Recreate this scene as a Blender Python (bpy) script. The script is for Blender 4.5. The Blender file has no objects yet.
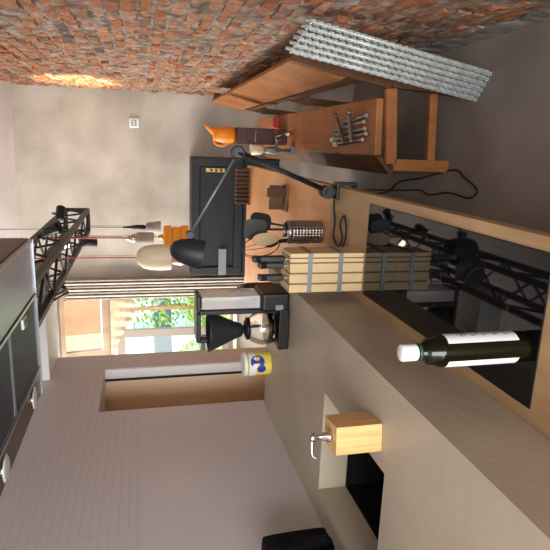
import bpy, bmesh, math, random
from mathutils import Vector, Matrix
random.seed(7)
S = bpy.context.scene
C = S.collection
PI = math.pi

# ------------------------------------------------------------------ camera
cd = bpy.data.cameras.new('camera'); cam = bpy.data.objects.new('camera', cd); C.objects.link(cam)
Rr = Vector((0.9721068, 0.2337772, -0.0188857))      # camera right (upright view)
Uu = Vector((-0.0373446, 0.2337772, 0.9715728))      # camera up
Bb = Vector((0.2315466, -0.9437672, 0.2359867))      # camera back
# the photo was taken with the phone turned: the picture's right is the room's down
M4 = Matrix(((-Uu.x, Rr.x, Bb.x, 0), (-Uu.y, Rr.y, Bb.y, 0), (-Uu.z, Rr.z, Bb.z, 1.55), (0, 0, 0, 1)))
cam.matrix_world = M4
cd.sensor_width = 36; cd.lens = 545 / 550 * 36; cd.clip_start = 0.02
S.camera = cam

# ------------------------------------------------------------------ light
S.view_settings.view_transform = 'Standard'; S.view_settings.look = 'None'
S.view_settings.gamma = 1; S.view_settings.use_curve_mapping = False
S.view_settings.exposure = 1.15
w = bpy.data.worlds.new('world'); S.world = w; w.use_nodes = True
bg = w.node_tree.nodes['Background']; bg.inputs[0].default_value = (0.93, 0.97, 1.0, 1); bg.inputs[1].default_value = 1.0
sl = bpy.data.lights.new('sun', 'SUN'); sl.energy = 1.6; sl.angle = 0.01; sl.color = (1, 0.95, 0.88)
so = bpy.data.objects.new('sun', sl); C.objects.link(so)
so.rotation_euler = Vector((-0.3, 1.0, -1.1)).to_track_quat('-Z', 'Y').to_euler()

def area(name, loc, d, sx, sy, e, col):
    l = bpy.data.lights.new(name, 'AREA'); l.shape = 'RECTANGLE'; l.size = sx; l.size_y = sy; l.energy = e; l.color = col
    o = bpy.data.objects.new(name, l); C.objects.link(o); o.location = loc
    o.rotation_euler = Vector(d).to_track_quat('-Z', 'Y').to_euler(); return o
# daylight of the window at the far left and of the glazed front behind the camera
area('window_daylight', (-2.6, 8.3, 3.7), (0.25, -1, -0.95), 2.4, 1.2, 380, (0.93, 0.97, 1.0))
area('front_daylight', (-0.35, -2.3, 1.6), (0, 1, -0.12), 1.7, 2.2, 80, (1.0, 0.97, 0.94))
area('alcove_fill', (-3.2, 4.9, 1.6), (1, 0.0, -0.1), 2.4, 1.9, 76, (1.0, 0.96, 0.90))  # added fill lamp before the windowless alcove wall, brightens the far room

# ------------------------------------------------------------------ materials
def mat(name, col, rough=.5, metal=0., spec=.5, trans=0., ior=1.45, emit=None, es=0., coat=0.):
    m = bpy.data.materials.new(name); m.use_nodes = True
    b = m.node_tree.nodes['Principled BSDF']
    b.inputs['Base Color'].default_value = (*col, 1); b.inputs['Roughness'].default_value = rough
    b.inputs['Metallic'].default_value = metal; b.inputs['Specular IOR Level'].default_value = spec
    b.inputs['Transmission Weight'].default_value = trans; b.inputs['IOR'].default_value = ior
    b.inputs['Coat Weight'].default_value = coat
    if emit: b.inputs['Emission Color'].default_value = (*emit, 1); b.inputs['Emission Strength'].default_value = es
    return m

def noisy(name, c1, c2, scale=4., rough=.6, stretch=(1, 1, 1), detail=6, bump=0., bscale=None, metal=0., c3=None, lo=.35, hi=.65, spec=.5):
    m = mat(name, c1, rough, metal, spec); nt = m.node_tree; N = nt.nodes; L = nt.links; b = N['Principled BSDF']
    tc = N.new('ShaderNodeTexCoord'); mp = N.new('ShaderNodeMapping'); mp.inputs['Scale'].default_value = stretch
    L.new(tc.outputs['Object'], mp.inputs[0])
    n = N.new('ShaderNodeTexNoise'); n.inputs['Scale'].default_value = scale; n.inputs['Detail'].default_value = detail
    L.new(mp.outputs[0], n.inputs['Vector'])
    r = N.new('ShaderNodeValToRGB'); r.color_ramp.elements[0].position = lo; r.color_ramp.elements[1].position = hi
    r.color_ramp.elements[0].color = (*c1, 1); r.color_ramp.elements[1].color = (*c2, 1)
    if c3:
        e = r.color_ramp.elements.new((lo + hi) / 2); e.color = (*c3, 1)
    L.new(n.outputs['Fac'], r.inputs[0]); L.new(r.outputs[0], b.inputs['Base Color'])
    if bump:
        n2 = N.new('ShaderNodeTexNoise'); n2.inputs['Scale'].default_value = bscale or scale * 6; n2.inputs['Detail'].default_value = 8
        L.new(mp.outputs[0], n2.inputs['Vector'])
        bp = N.new('ShaderNodeBump'); bp.inputs['Strength'].default_value = bump; bp.inputs['Distance'].default_value = .01
        L.new(n2.outputs['Fac'], bp.inputs['Height']); L.new(bp.outputs[0], b.inputs['Normal'])
    return m

def wood(name, c1, c2, grain=(30, 2, 30), scale=1.2, rough=.45, spec=.4, fine=.35):
    """long grain, stretched along one axis, over a slower tone change"""
    m = mat(name, c1, rough, 0, spec); nt = m.node_tree; N = nt.nodes; L = nt.links; b = N['Principled BSDF']
    tc = N.new('ShaderNodeTexCoord'); mp = N.new('ShaderNodeMapping'); mp.inputs['Scale'].default_value = grain
    L.new(tc.outputs['Object'], mp.inputs[0])
    n = N.new('ShaderNodeTexNoise'); n.inputs['Scale'].default_value = scale; n.inputs['Detail'].default_value = 8; n.inputs['Distortion'].default_value = .6
    L.new(mp.outputs[0], n.inputs['Vector'])
    n2 = N.new('ShaderNodeTexNoise'); n2.inputs['Scale'].default_value = 3.5; n2.inputs['Detail'].default_value = 4
    L.new(tc.outputs['Object'], n2.inputs['Vector'])
    mx = N.new('ShaderNodeMix'); mx.inputs[0].default_value = 1 - fine
    L.new(n.outputs['Fac'], mx.inputs[2]); L.new(n2.outputs['Fac'], mx.inputs[3])
    r = N.new('ShaderNodeValToRGB'); r.color_ramp.elements[0].position = .36; r.color_ramp.elements[1].position = .64
    r.color_ramp.elements[0].color = (*c1, 1); r.color_ramp.elements[1].color = (*c2, 1)
    L.new(mx.outputs[0], r.inputs[0]); L.new(r.outputs[0], b.inputs['Base Color'])
    bp = N.new('ShaderNodeBump'); bp.inputs['Strength'].default_value = .15; bp.inputs['Distance'].default_value = .004
    L.new(n.outputs['Fac'], bp.inputs['Height']); L.new(bp.outputs[0], b.inputs['Normal'])
    return m

M = {}
M['concrete_top'] = noisy('counter_microcement', (.36, .31, .235), (.47, .41, .32), 2.6, .42, bump=.12, bscale=30, lo=.3, hi=.7)
M['plaster'] = noisy('back_wall_plaster', (.34, .305, .265), (.56, .53, .475), 1.6, .75, detail=7, bump=.15, bscale=9, lo=.33, hi=.62)
M['floor'] = noisy('floor_concrete', (.19, .16, .14), (.29, .25, .222), 1.8, .5, bump=.1, bscale=16)
M['ceiling'] = noisy('ceiling_paint', (.62, .58, .58), (.72, .68, .68), 2, .8)
M['white'] = mat('white_paint', (.78, .80, .82), .45)
M['white_seal'] = mat('black_seal', (.012, .011, .011), .5)
M['tan'] = noisy('tan_panel', (.88, .68, .46), (.93, .76, .55), 1.5, .6)
M['blackmetal'] = mat('black_powder_coat', (.008, .009, .011), .45)
M['trussblack'] = mat('truss_black', (.012, .012, .012), .5)
M['blackplastic'] = mat('black_plastic', (.006, .007, .008), .38)
M['charcoal'] = mat('charcoal_paint', (.014, .017, .022), .5)
M['cabinetblack'] = mat('cabinet_black', (.010, .012, .016), .5)
M['chrome'] = mat('chrome', (.75, .75, .76), .12, 1)
M['steel'] = mat('brushed_steel', (.40, .38, .36), .36, 1)
M['greysteel'] = mat('grey_steel_band', (.22, .25, .26), .45, .6)
M['galv'] = noisy('galvanised_wire', (.50, .55, .54), (.72, .77, .76), 30, .45, metal=.25)
M['hob'] = mat('black_glass', (.004, .004, .005), .03, 0, .5)
M['glass'] = mat('clear_glass', (.95, .98, .97), .02, 0, .5, 1.0, 1.45)
M['pane'] = bpy.data.materials.new('window_glass'); M['pane'].use_nodes = True
nt = M['pane'].node_tree; nt.nodes.clear(); a_ = nt.nodes.new('ShaderNodeBsdfTransparent'); b_ = nt.nodes.new('ShaderNodeBsdfGlossy'); b_.inputs['Roughness'].default_value = .02
f_ = nt.nodes.new('ShaderNodeFresnel'); f_.inputs['IOR'].default_value = 1.35; x_ = nt.nodes.new('ShaderNodeMixShader'); o_ = nt.nodes.new('ShaderNodeOutputMaterial')
nt.links.new(f_.outputs[0], x_.inputs[0]); nt.links.new(a_.outputs[0], x_.inputs[1]); nt.links.new(b_.outputs[0], x_.inputs[2]); nt.links.new(x_.outputs[0], o_.inputs[0])
M['worktop'] = wood('oak_worktop', (.32, .20, .10), (.48, .32, .17), (22, 2.2, 22))
M['worktop_orange'] = wood('orange_worktop', (.52, .235, .085), (.70, .36, .15), (14, 2.2, 14), rough=.4)
M['bench'] = wood('bench_pine', (.24, .082, .022), (.42, .17, .05), (26, 2, 26), rough=.5)
M['benchdark'] = wood('bench_frame_wood', (.085, .038, .016), (.17, .08, .034), (20, 3, 20), rough=.55)
M['ply'] = wood('birch_ply', (.55, .41, .22), (.72, .57, .34), (4, 4, 4), fine=.5)
M['plyline'] = mat('dark_ply_line', (.19, .12, .055), .6)
M['bamboo'] = wood('bamboo', (.55, .33, .12), (.75, .50, .22), (60, 60, 3), rough=.45, fine=.75)
M['brown'] = wood('dark_brown_wood', (.055, .024, .012), (.13, .06, .03), (20, 20, 3), rough=.5)
M['midbrown'] = wood('mid_brown_wood', (.13, .065, .03), (.26, .14, .065), (20, 20, 3), rough=.5)
M['windowwood'] = wood('window_frame_wood', (.20, .135, .085), (.32, .23, .155), (8, 8, 2), rough=.5)
M['sashwood'] = mat('pale_sash', (.20, .175, .14), .5)
M['palewood'] = mat('pale_frame', (.66, .60, .50), .5)
M['cloth'] = noisy('black_cloth', (.006, .006, .007), (.016, .016, .018), 60, .95, bump=.6, bscale=180, spec=.1)
M['beigecloth'] = noisy('beige_cloth', (.36, .31, .20), (.50, .43, .30), 20, .9, bump=.4, bscale=60)
M['cream'] = mat('cream_enamel', (.74, .63, .47), .5)
M['greycement'] = noisy('grey_cement', (.30, .26, .235), (.42, .37, .34), 12, .8)
M['copperbulb'] = mat('copper_tinted_bulb', (.86, .52, .40), .12, .45)
M['redcord'] = mat('red_textile_cord', (.52, .16, .11), .8)
M['blackcord'] = mat('black_cord', (.012, .012, .012), .5)
M['amber'] = mat('amber_acrylic', (.85, .36, .03), .25, 0, .5, .35, 1.2)
M['orange'] = mat('orange_plastic', (.85, .27, .015), .4)
M['brass'] = mat('brass', (.62, .49, .16), .3, .9)
M['darkred'] = mat('dark_red_lacquer', (.06, .016, .012), .45)
M['red'] = mat('red_plastic', (.5, .03, .02), .4)
M['bottle'] = mat('dark_green_glass', (.004, .0045, .0015), .08, 0, .4)
M['paper'] = mat('label_paper', (.74, .78, .82), .6)
M['print'] = mat('label_print', (.12, .14, .2), .6)
M['blue'] = mat('blue_print', (.015, .04, .34), .45)
M['yellow'] = mat('yellow_print', (.80, .66, .13), .45)
M['spoon'] = wood('beech_spoon', (.50, .36, .20), (.66, .50, .31), (10, 10, 4), rough=.6)
M['coffee'] = mat('carafe_coffee', (.03, .012, .005), .1)
M['led'] = mat('lit_spot_lens', (1, .95, .8), .3, emit=(1, .9, .7), es=6)
M['display'] = mat('grey_display', (.08, .14, .15), .3)
M['whiteplastic'] = mat('white_plastic', (.78, .82, .82), .4)

# lilac wall paint: fine joints show only above shelf height
def lilac():
    m = mat('lilac_wall', (.5, .4, .38), .42); nt = m.node_tree; N = nt.nodes; L = nt.links; b = N['Principled BSDF']
    tc = N.new('ShaderNodeTexCoord'); sp = N.new('ShaderNodeSeparateXYZ'); L.new(tc.outputs['Object'], sp.inputs[0])
    cb = N.new('ShaderNodeCombineXYZ'); L.new(sp.outputs['Y'], cb.inputs[0]); L.new(sp.outputs['Z'], cb.inputs[1])
    br = N.new('ShaderNodeTexBrick'); br.offset = 0; br.inputs['Scale'].default_value = 1
    br.inputs['Brick Width'].default_value = 1.6; br.inputs['Row Height'].default_value = .031
    br.inputs['Mortar Size'].default_value = .0018; br.inputs['Mortar Smooth'].default_value = .4
    br.inputs['Color1'].default_value = br.inputs['Color2'].default_value = (.60, .575, .60, 1); br.inputs['Mortar'].default_value = (.52, .495, .52, 1)
    L.new(cb.outputs[0], br.inputs['Vector'])
    st = N.new('ShaderNodeMapRange'); st.inputs['From Min'].default_value = 1.555; st.inputs['From Max'].default_value = 1.57
    L.new(sp.outputs['Z'], st.inputs[0])
    n = N.new('ShaderNodeTexNoise'); n.inputs['Scale'].default_value = 1.6; n.inputs['Detail'].default_value = 5; L.new(tc.outputs['Object'], n.inputs['Vector'])
    r = N.new('ShaderNodeValToRGB'); r.color_ramp.elements[0].position = .35; r.color_ramp.elements[1].position = .65
    r.color_ramp.elements[0].color = (.58, .555, .58, 1); r.color_ramp.elements[1].color = (.65, .62, .64, 1)
    L.new(n.outputs['Fac'], r.inputs[0])
    mx = N.new('ShaderNodeMix'); mx.data_type = 'RGBA'; L.new(st.outputs[0], mx.inputs[0]); L.new(r.outputs[0], mx.inputs[6]); L.new(br.outputs['Color'], mx.inputs[7])
    L.new(mx.outputs[2], b.inputs['Base Color'])
    return m
M['lilac'] = lilac()

def brickmat():
    m = mat('old_red_brick', (.3, .1, .05), .85, spec=.25); nt = m.node_tree; N = nt.nodes; L = nt.links; b = N['Principled BSDF']
    g = N.new('ShaderNodeNewGeometry'); r = N.new('ShaderNodeValToRGB'); cr = r.color_ramp
    cols = [(0, (.26, .095, .045)), (.2, (.40, .17, .08)), (.42, (.31, .125, .062)), (.6, (.44, .215, .11)), (.75, (.20, .11, .075)), (.9, (.34, .21, .13)), (1, (.13, .085, .065))]
    cr.elements[0].position = 0; cr.elements[0].color = (*cols[0][1], 1); cr.elements[1].position = 1; cr.elements[1].color = (*cols[-1][1], 1)
    for p, c in cols[1:-1]:
        e = cr.elements.new(p); e.color = (*c, 1)
    L.new(g.outputs['Random Per Island'], r.inputs[0])
    tc = N.new('ShaderNodeTexCoord'); n = N.new('ShaderNodeTexNoise'); n.inputs['Scale'].default_value = 26; n.inputs['Detail'].default_value = 8; n.inputs['Roughness'].default_value = .7
    L.new(tc.outputs['Object'], n.inputs['Vector'])
    # lime and soot smears of the old mortar left on the brick faces
    n2 = N.new('ShaderNodeTexNoise'); n2.inputs['Scale'].default_value = 9; n2.inputs['Detail'].default_value = 9; n2.inputs['Roughness'].default_value = .75
    L.new(tc.outputs['Object'], n2.inputs['Vector'])
    r2 = N.new('ShaderNodeValToRGB'); r2.color_ramp.elements[0].position = .50; r2.color_ramp.elements[1].position = .64
    L.new(n2.outputs['Fac'], r2.inputs[0])
    mul = N.new('ShaderNodeMath'); mul.operation = 'MULTIPLY'; mul.inputs[1].default_value = .6; L.new(r2.outputs[0], mul.inputs[0])
    mx = N.new('ShaderNodeMix'); mx.data_type = 'RGBA'; L.new(mul.outputs[0], mx.inputs[0]); L.new(r.outputs[0], mx.inputs[6]); mx.inputs[7].default_value = (.50, .42, .36, 1)
    hs = N.new('ShaderNodeHueSaturation'); mr = N.new('ShaderNodeMapRange'); mr.inputs['From Min'].default_value = .3; mr.inputs['From Max'].default_value = .7
    mr.inputs['To Min'].default_value = .6; mr.inputs['To Max'].default_value = 1.35; L.new(n.outputs['Fac'], mr.inputs[0]); L.new(mr.outputs[0], hs.inputs['Value'])
    L.new(mx.outputs[2], hs.inputs['Color']); L.new(hs.outputs[0], b.inputs['Base Color'])
    bp = N.new('ShaderNodeBump'); bp.inputs['Strength'].default_value = .7; bp.inputs['Distance'].default_value = .008; L.new(n.outputs['Fac'], bp.inputs['Height']); L.new(bp.outputs[0], b.inputs['Normal'])
    return m
M['brick'] = brickmat()
M['mortar'] = noisy('old_mortar', (.13, .10, .085), (.40, .33, .28), 14, .95, bump=.8, bscale=40, spec=.2)
M['render'] = noisy('crumbled_render', (.19, .17, .15), (.36, .33, .30), 12, .95, bump=.8, bscale=30, spec=.2)

# ------------------------------------------------------------------ mesh helpers
def box(bm, lo, hi, mi=0, rot=None, piv=None):
    x0, y0, z0 = lo; x1, y1, z1 = hi
    vs = [bm.verts.new(p) for p in ((x0, y0, z0), (x1, y0, z0), (x1, y1, z0), (x0, y1, z0), (x0, y0, z1), (x1, y0, z1), (x1, y1, z1), (x0, y1, z1))]
    for f in ((0, 3, 2, 1), (4, 5, 6, 7), (0, 1, 5, 4), (1, 2, 6, 5), (2, 3, 7, 6), (3, 0, 4, 7)):
        bm.faces.new([vs[i] for i in f]).material_index = mi
    if rot is not None: bmesh.ops.rotate(bm, verts=vs, cent=piv or Vector(((x0 + x1) / 2, (y0 + y1) / 2, (z0 + z1) / 2)), matrix=rot)
    return vs

def beam(bm, a, b, wd, ht, mi=0, up=(0, 0, 1)):
    a = Vector(a); b = Vector(b); d = b - a; l = d.length; d.normalize(); u = Vector(up)
    if abs(d.dot(u)) > .98: u = Vector((1, 0, 0))
    s = d.cross(u).normalized(); u = s.cross(d)
    vs = []
    for t in (a, b):
        for i, j in ((-1, -1), (1, -1), (1, 1), (-1, 1)): vs.append(bm.verts.new(t + s * (i * wd / 2) + u * (j * ht / 2)))
    for f in ((0, 3, 2, 1), (4, 5, 6, 7), (0, 1, 5, 4), (1, 2, 6, 5), (2, 3, 7, 6), (3, 0, 4, 7)):
        bm.faces.new([vs[i] for i in f]).material_index = mi

def tube(bm, pts, r, n=8, mi=0, closed=False, cap=True):
    pts = [Vector(p) for p in pts]; rings = []; k = len(pts); ref = None
    for i, p in enumerate(pts):
        if closed: t = pts[(i + 1) % k] - pts[i - 1]
        else: t = (pts[min(i + 1, k - 1)] - pts[max(i - 1, 0)])
        t.normalize()
        if ref is None:
            ref = Vector((0, 0, 1)) if abs(t.z) < .9 else Vector((1, 0, 0))
        s = t.cross(ref)
        if s.length < 1e-4: s = t.cross(Vector((0, 1, 0)))
        s.normalize(); u = s.cross(t); ref = u
        rr = r[i] if isinstance(r, (list, tuple)) else r
        rings.append([bm.verts.new(p + (s * math.cos(2 * PI * j / n) + u * math.sin(2 * PI * j / n)) * rr) for j in range(n)])
    for i in range(k if closed else k - 1):
        A, B = rings[i], rings[(i + 1) % k]
        for j in range(n):
            f = bm.faces.new((A[j], A[(j + 1) % n], B[(j + 1) % n], B[j])); f.material_index = mi; f.smooth = True
    if cap and not closed:
        bm.faces.new(rings[0]).material_index = mi; bm.faces.new(rings[-1][::-1]).material_index = mi

def lathe(bm, prof, cen=(0, 0, 0), n=32, mi=0, M3=None, caps=True, smooth=True):
    cen = Vector(cen); rings = []
    for r, z in prof:
        ring = []
        for j in range(n):
            v = Vector((r * math.cos(2 * PI * j / n), r * math.sin(2 * PI * j / n), z))
            if M3: v = M3 @ v
            ring.append(bm.verts.new(v + cen))
        rings.append(ring)
    for i in range(len(rings) - 1):
        for j in range(n):
            f = bm.faces.new((rings[i][j], rings[i][(j + 1) % n], rings[i + 1][(j + 1) % n], rings[i + 1][j])); f.material_index = mi; f.smooth = smooth
    if caps:
        bm.faces.new(rings[0][::-1]).material_index = mi; bm.faces.new(rings[-1]).material_index = mi
    return rings

def smooth_pts(ctrl, k=8):
    P = [Vector(p) for p in ctrl]; P = [P[0] * 2 - P[1]] + P + [P[-1] * 2 - P[-2]]; out = []
    for i in range(1, len(P) - 2):
        for j in range(k):
            t = j / k; a, b, c, d = P[i - 1], P[i], P[i + 1], P[i + 2]
            out.append(.5 * ((2 * b) + (c - a) * t + (2 * a - 5 * b + 4 * c - d) * t * t + (3 * b - a - 3 * c + d) * t ** 3))
    out.append(P[-2]); return out

def prism(bm, poly, vec, mi=0):
    vec = Vector(vec); A = [bm.verts.new(p) for p in poly]; B = [bm.verts.new(Vector(p) + vec) for p in poly]; n = len(A)
    fs = [bm.faces.new(A[::-1]), bm.faces.new(B)]
    for i in range(n): fs.append(bm.faces.new((A[i], A[(i + 1) % n], B[(i + 1) % n], B[i])))
    for f in fs: f.material_index = mi

def obj(name, bm, mats, parent=None, bevel=0, seg=2, label=None):
    bmesh.ops.recalc_face_normals(bm, faces=bm.faces)
    me = bpy.data.meshes.new(name); 
    if parent is not None:
        off = -parent.location; bmesh.ops.translate(bm, verts=bm.verts, vec=off + (Vector() if parent.parent is None else -parent.parent.location))
    bm.to_mesh(me); bm.free()
    if not isinstance(mats, (list, tuple)): mats = [mats]
    for m in mats: me.materials.append(M[m] if isinstance(m, str) else m)
    o = bpy.data.objects.new(name, me); C.objects.link(o)
    if parent is not None: o.parent = parent
    if bevel:
        md = o.modifiers.new('bevel', 'BEVEL'); md.width = bevel; md.segments = seg; md.limit_method = 'ANGLE'; md.angle_limit = .6
    if label: o['label'] = label
    return o

def bmn(): return bmesh.new()
def tag(o, label, cat, group=None):
    o['label'] = label; o['category'] = cat
    if group: o['group'] = group
    return o
def thing(name, label, cat, loc, group=None):
    o = bpy.data.objects.new(name, None); C.objects.link(o); o.location = loc; o.empty_display_size = .05
    return tag(o, label, cat, group)
def struct(name, bm, mats, **k):
    o = obj(name, bm, mats, **k); o['kind'] = 'structure'; return o
def bx(*boxes):
    bm = bmn()
    for lo, hi in boxes: box(bm, lo, hi)
    return bm

# ------------------------------------------------------------------ the room
XR, YB, ZC = .52, 6.475, 2.86
struct('floor', bx(((-3.3, -2.5, -.1), (.9, 6.7, 0))), 'floor')
struct('ceiling', bx(((-3.3, -2.5, ZC), (.9, 6.7, ZC + .15))), 'ceiling')
# back wall with the window opening (X -2.95..-1.8, Z .45..2.52)
struct('wall_back', bx(((-1.80, YB, 0), (.9, YB + .25, ZC)), ((-3.3, YB, 0), (-2.95, YB + .25, ZC)), ((-2.95, YB, 0), (-1.80, YB + .25, .45)),
       ((-2.95, YB, 2.52), (-1.80, YB + .25, ZC))), 'plaster')
# left wall: near run, head over the opening, far pier
struct('wall_left', bx(((-1.50, -2.5, 0), (-1.25, 2.46, ZC)), ((-1.50, 2.46, 1.765), (-1.25, 2.97, ZC)), ((-1.50, 2.97, 0), (-1.25, 3.18, ZC))), 'lilac')
struct('wall_alcove', bx(((-3.45, 3.0, 0), (-3.3, 6.7, ZC)), ((-3.3, 3.0, 0), (-1.50, 3.18, ZC))), 'plaster')
bm = bx(((-1.305, 2.955, 0), (-1.252, 2.969, 1.764))); struct('trim_1', bm, 'white')
bm = bx(((-1.318, 2.95, 0), (-1.306, 2.969, 1.764))); struct('trim_2', bm, 'white_seal')
bm = bx(((-1.50, 2.952, 0), (-1.319, 2.969, 1.764)), ((-1.62, 2.2, 0), (-1.505, 3.0, 1.9))); struct('trim_3', bm, 'tan')
struct('trim_4', bx(((-1.25, 2.86, 2.035), (-.86, 3.18, 2.20))), 'white', bevel=.004)

# right wall of old brick: each brick modelled, mortar bed behind, crumbled foot
bm = bmn()
course, y0 = .066, .2
nrow = int(ZC / course) + 1
for rI in range(nrow):
    z = .10 + rI * course
    if z > ZC: break
    y = y0 - random.random() * .25
    head = rI % 3 == 2
    while y < YB:
        L_ = (.108 if (head or random.random() < .15) else .215) * random.uniform(.86, 1.08)
        a, b = y + .007, y + L_ - .007; h0, h1 = z + .006 + random.uniform(-.003, .004), z + course - .008 + random.uniform(-.004, .004)
        if rI == 0 and random.random() < .4: y += L_; continue
        out = random.uniform(-.006, .009) + .012 * (random.random() < .06) - .012 * (random.random() < .06); x = XR - out
        b = min(b, YB)
        if b - a > .03:
            ny, nz = 5, 4; grid = []
            tilt = random.uniform(-.004, .004)
            for i in range(ny):
                row = []
                for j in range(nz):
                    ty, tz = i / (ny - 1), j / (nz - 1)
                    e = 0.004 if (i in (0, ny - 1) or j in (0, nz - 1)) else 0
                    if (i in (0, ny - 1) and j in (0, nz - 1)): e = .008
                    jy = random.uniform(-.004, .004); jz = random.uniform(-.003, .003)
                    row.append(bm.verts.new((x + e + random.uniform(-.003, .005) + tilt * (ty - .5), a + (b - a) * ty + jy * (0 if e == 0 else 1), h0 + (h1 - h0) * tz + jz)))
                grid.append(row)
            for i in range(ny - 1):
                for j in range(nz - 1): bm.faces.new((grid[i][j], grid[i + 1][j], grid[i + 1][j + 1], grid[i][j + 1])).material_index = 0
            rim = [grid[i][0] for i in range(ny)] + [grid[-1][j] for j in range(1, nz)] + [grid[i][-1] for i in range(ny - 2, -1, -1)] + [grid[0][j] for j in range(nz - 2, 0, -1)]
            back = [bm.verts.new((XR + .05, v.co.y, v.co.z)) for v in rim]; nr = len(rim)
            for i in range(nr): bm.faces.new((rim[i], rim[(i + 1) % nr], back[(i + 1) % nr], back[i])).material_index = 0
        y += L_
# mortar bed, uneven
gy, gz = 150, 60; G = []
for i in range(gy + 1):
    G.append([bm.verts.new((XR + .007 + random.uniform(-.007, .007), -2.5 + (YB + 2.5) * i / gy, ZC * j / gz)) for j in range(gz + 1)])
for i in range(gy):
    for j in range(gz): bm.faces.new((G[i][j], G[i + 1][j], G[i + 1][j + 1], G[i][j + 1])).material_index = 1
box(bm, (XR + .04, -2.5, 0), (XR + .38, YB, ZC), 1)
struct('wall_right', bm, ['brick', 'mortar'])
# crumbled render along the foot of the brick
bm = bmn(); n = 90; prof = []
for i in range(n + 1):
    y = .3 + (YB - .3) * i / n; h = .085 + random.uniform(-.03, .03); prof.append((y, h))
for i in range(n):
    (a, ha), (b, hb) = prof[i], prof[i + 1]
    p = [(XR - .012, a, 0), (XR - .012, b, 0), (XR + .004, b, hb), (XR + .004, a, ha)]
    vs = [bm.verts.new(q) for q in p]; bm.faces.new(vs)
bmesh.ops.remove_doubles(bm, verts=bm.verts, dist=.0001)
g = bmesh.ops.extrude_face_region(bm, geom=bm.faces[:]); bmesh.ops.translate(bm, verts=[e for e in g['geom'] if isinstance(e, bmesh.types.BMVert)], vec=(.03, 0, 0))
struct('baseboard_right', bm, 'render')

# window at the far left of the back wall
def frame(bm, x0, x1, z0, z1, y0, y1, t, mi=0):
    for lo, hi in (((x0, y0, z0), (x0 + t, y1, z1)), ((x1 - t, y0, z0), (x1, y1, z1)), ((x0 + t, y0, z0), (x1 - t, y1, z0 + t)), ((x0 + t, y0, z1 - t), (x1 - t, y1, z1))): box(bm, lo, hi, mi)
bm = bmn(); frame(bm, -2.95, -1.80, .45, 2.52, YB + .02, YB + .14, .045)
win = struct('window_1', bm, 'windowwood')
bm = bmn(); frame(bm, -2.90, -2.24, .50, 1.86, YB - .02, YB + .05, .09)
s = obj('window_sash', bm, 'sashwood', win); 
bm = bmn(); box(bm, (-2.81, YB + .015, .59), (-2.33, YB + .022, 1.77)); obj('pane', bm, 'pane', s)
bm = bmn(); box(bm, (-2.95, YB - .10, .42), (-1.80, YB + .1, .45)); obj('window_sill', bm, 'palewood', win)
# top light tilted into the room
rt = Matrix.Rotation(math.radians(13), 3, 'X'); pv = Vector((0, YB, 1.93))
bm = bmn(); box(bm, (-2.62, YB - .05, 1.93), (-2.44, YB + .01, 2.50)); box(bm, (-1.80, YB - .05, 1.93), (-1.72, YB + .01, 2.50)); box(bm, (-2.44, YB - .05, 1.93), (-1.80, YB + .01, 2.04)); box(bm, (-2.44, YB - .05, 2.45), (-1.80, YB + .01, 2.50)); bmesh.ops.rotate(bm, verts=bm.verts, cent=pv, matrix=rt)
s = obj('tilted_top_sash', bm, 'windowwood', win)
bm = bmn(); box(bm, (-2.44, YB - .025, 2.04), (-1.80, YB - .018, 2.45)); bmesh.ops.rotate(bm, verts=bm.verts, cent=pv, matrix=rt); obj('pane', bm, 'pane', s)

# cloth bunched under the tilted top light
bm = bmn(); nx, nz = 30, 10; G = []
for i in range(nx + 1):
    t = i / nx; x = -2.58 + .76 * t; hgt = .03 + .30 * min(1, t * 1.15) ** 1.2
    if t > .85: hgt *= 1 - (t - .85) * 1.6
    row = []
    for j in range(nz + 1):
        q = j / nz
        row.append(bm.verts.new((x + .06 * q * (1 - t), YB - .085 - .02 * math.sin(t * 40 + q * 3) * q, 1.93 - hgt * q)))
    G.append(row)
for i in range(nx):
    for j in range(nz): bm.faces.new((G[i][j], G[i + 1][j], G[i + 1][j + 1], G[i][j + 1])).smooth = True
o = obj('window_cloth', bm, 'beigecloth'); md = o.modifiers.new('t', 'SOLIDIFY'); md.thickness = .006
tag(o, 'gathered beige cloth hanging under the tilted top pane of the far window', 'cloth')

# stack of folded vanes at the right of the window
t = thing('folding_blind', 'tall stack of folded beige vertical blind vanes between window and grey wall', 'blind', (-1.66, 6.36, 0))
for i in range(7):
    x = -1.80 + i * .036
    obj('vane', bx(((x, 6.30 - .008 * (i % 2), .36), (x + .017, 6.42, 2.40))), 'palewood' if i % 2 else 'greycement', t, bevel=.003)
obj('head_rail', bx(((-1.81, 6.32, 2.40), (-1.55, 6.40, 2.44))), 'blackmetal', t)
obj('floor_track', bx(((-1.81, 6.30, 0), (-1.55, 6.42, .355))), 'palewood', t)

# thermostat
t = thing('wall_thermostat', 'small square white thermostat with grey display on the plastered back wall', 'thermostat', (.18, 6.46, 1.61))
obj('housing', bx(((.128, 6.452, 1.558), (.232, 6.474, 1.662))), 'whiteplastic', t, bevel=.006)
obj('display', bx(((.15, 6.447, 1.585), (.212, 6.4515, 1.640))), 'display', t)
bm = bmn()
for k in range(3): box(bm, (.157 + k * .018, 6.4445, 1.595), (.168 + k * .018, 6.4468, 1.628))
obj('digits', bm, 'whiteplastic', t)

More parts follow.
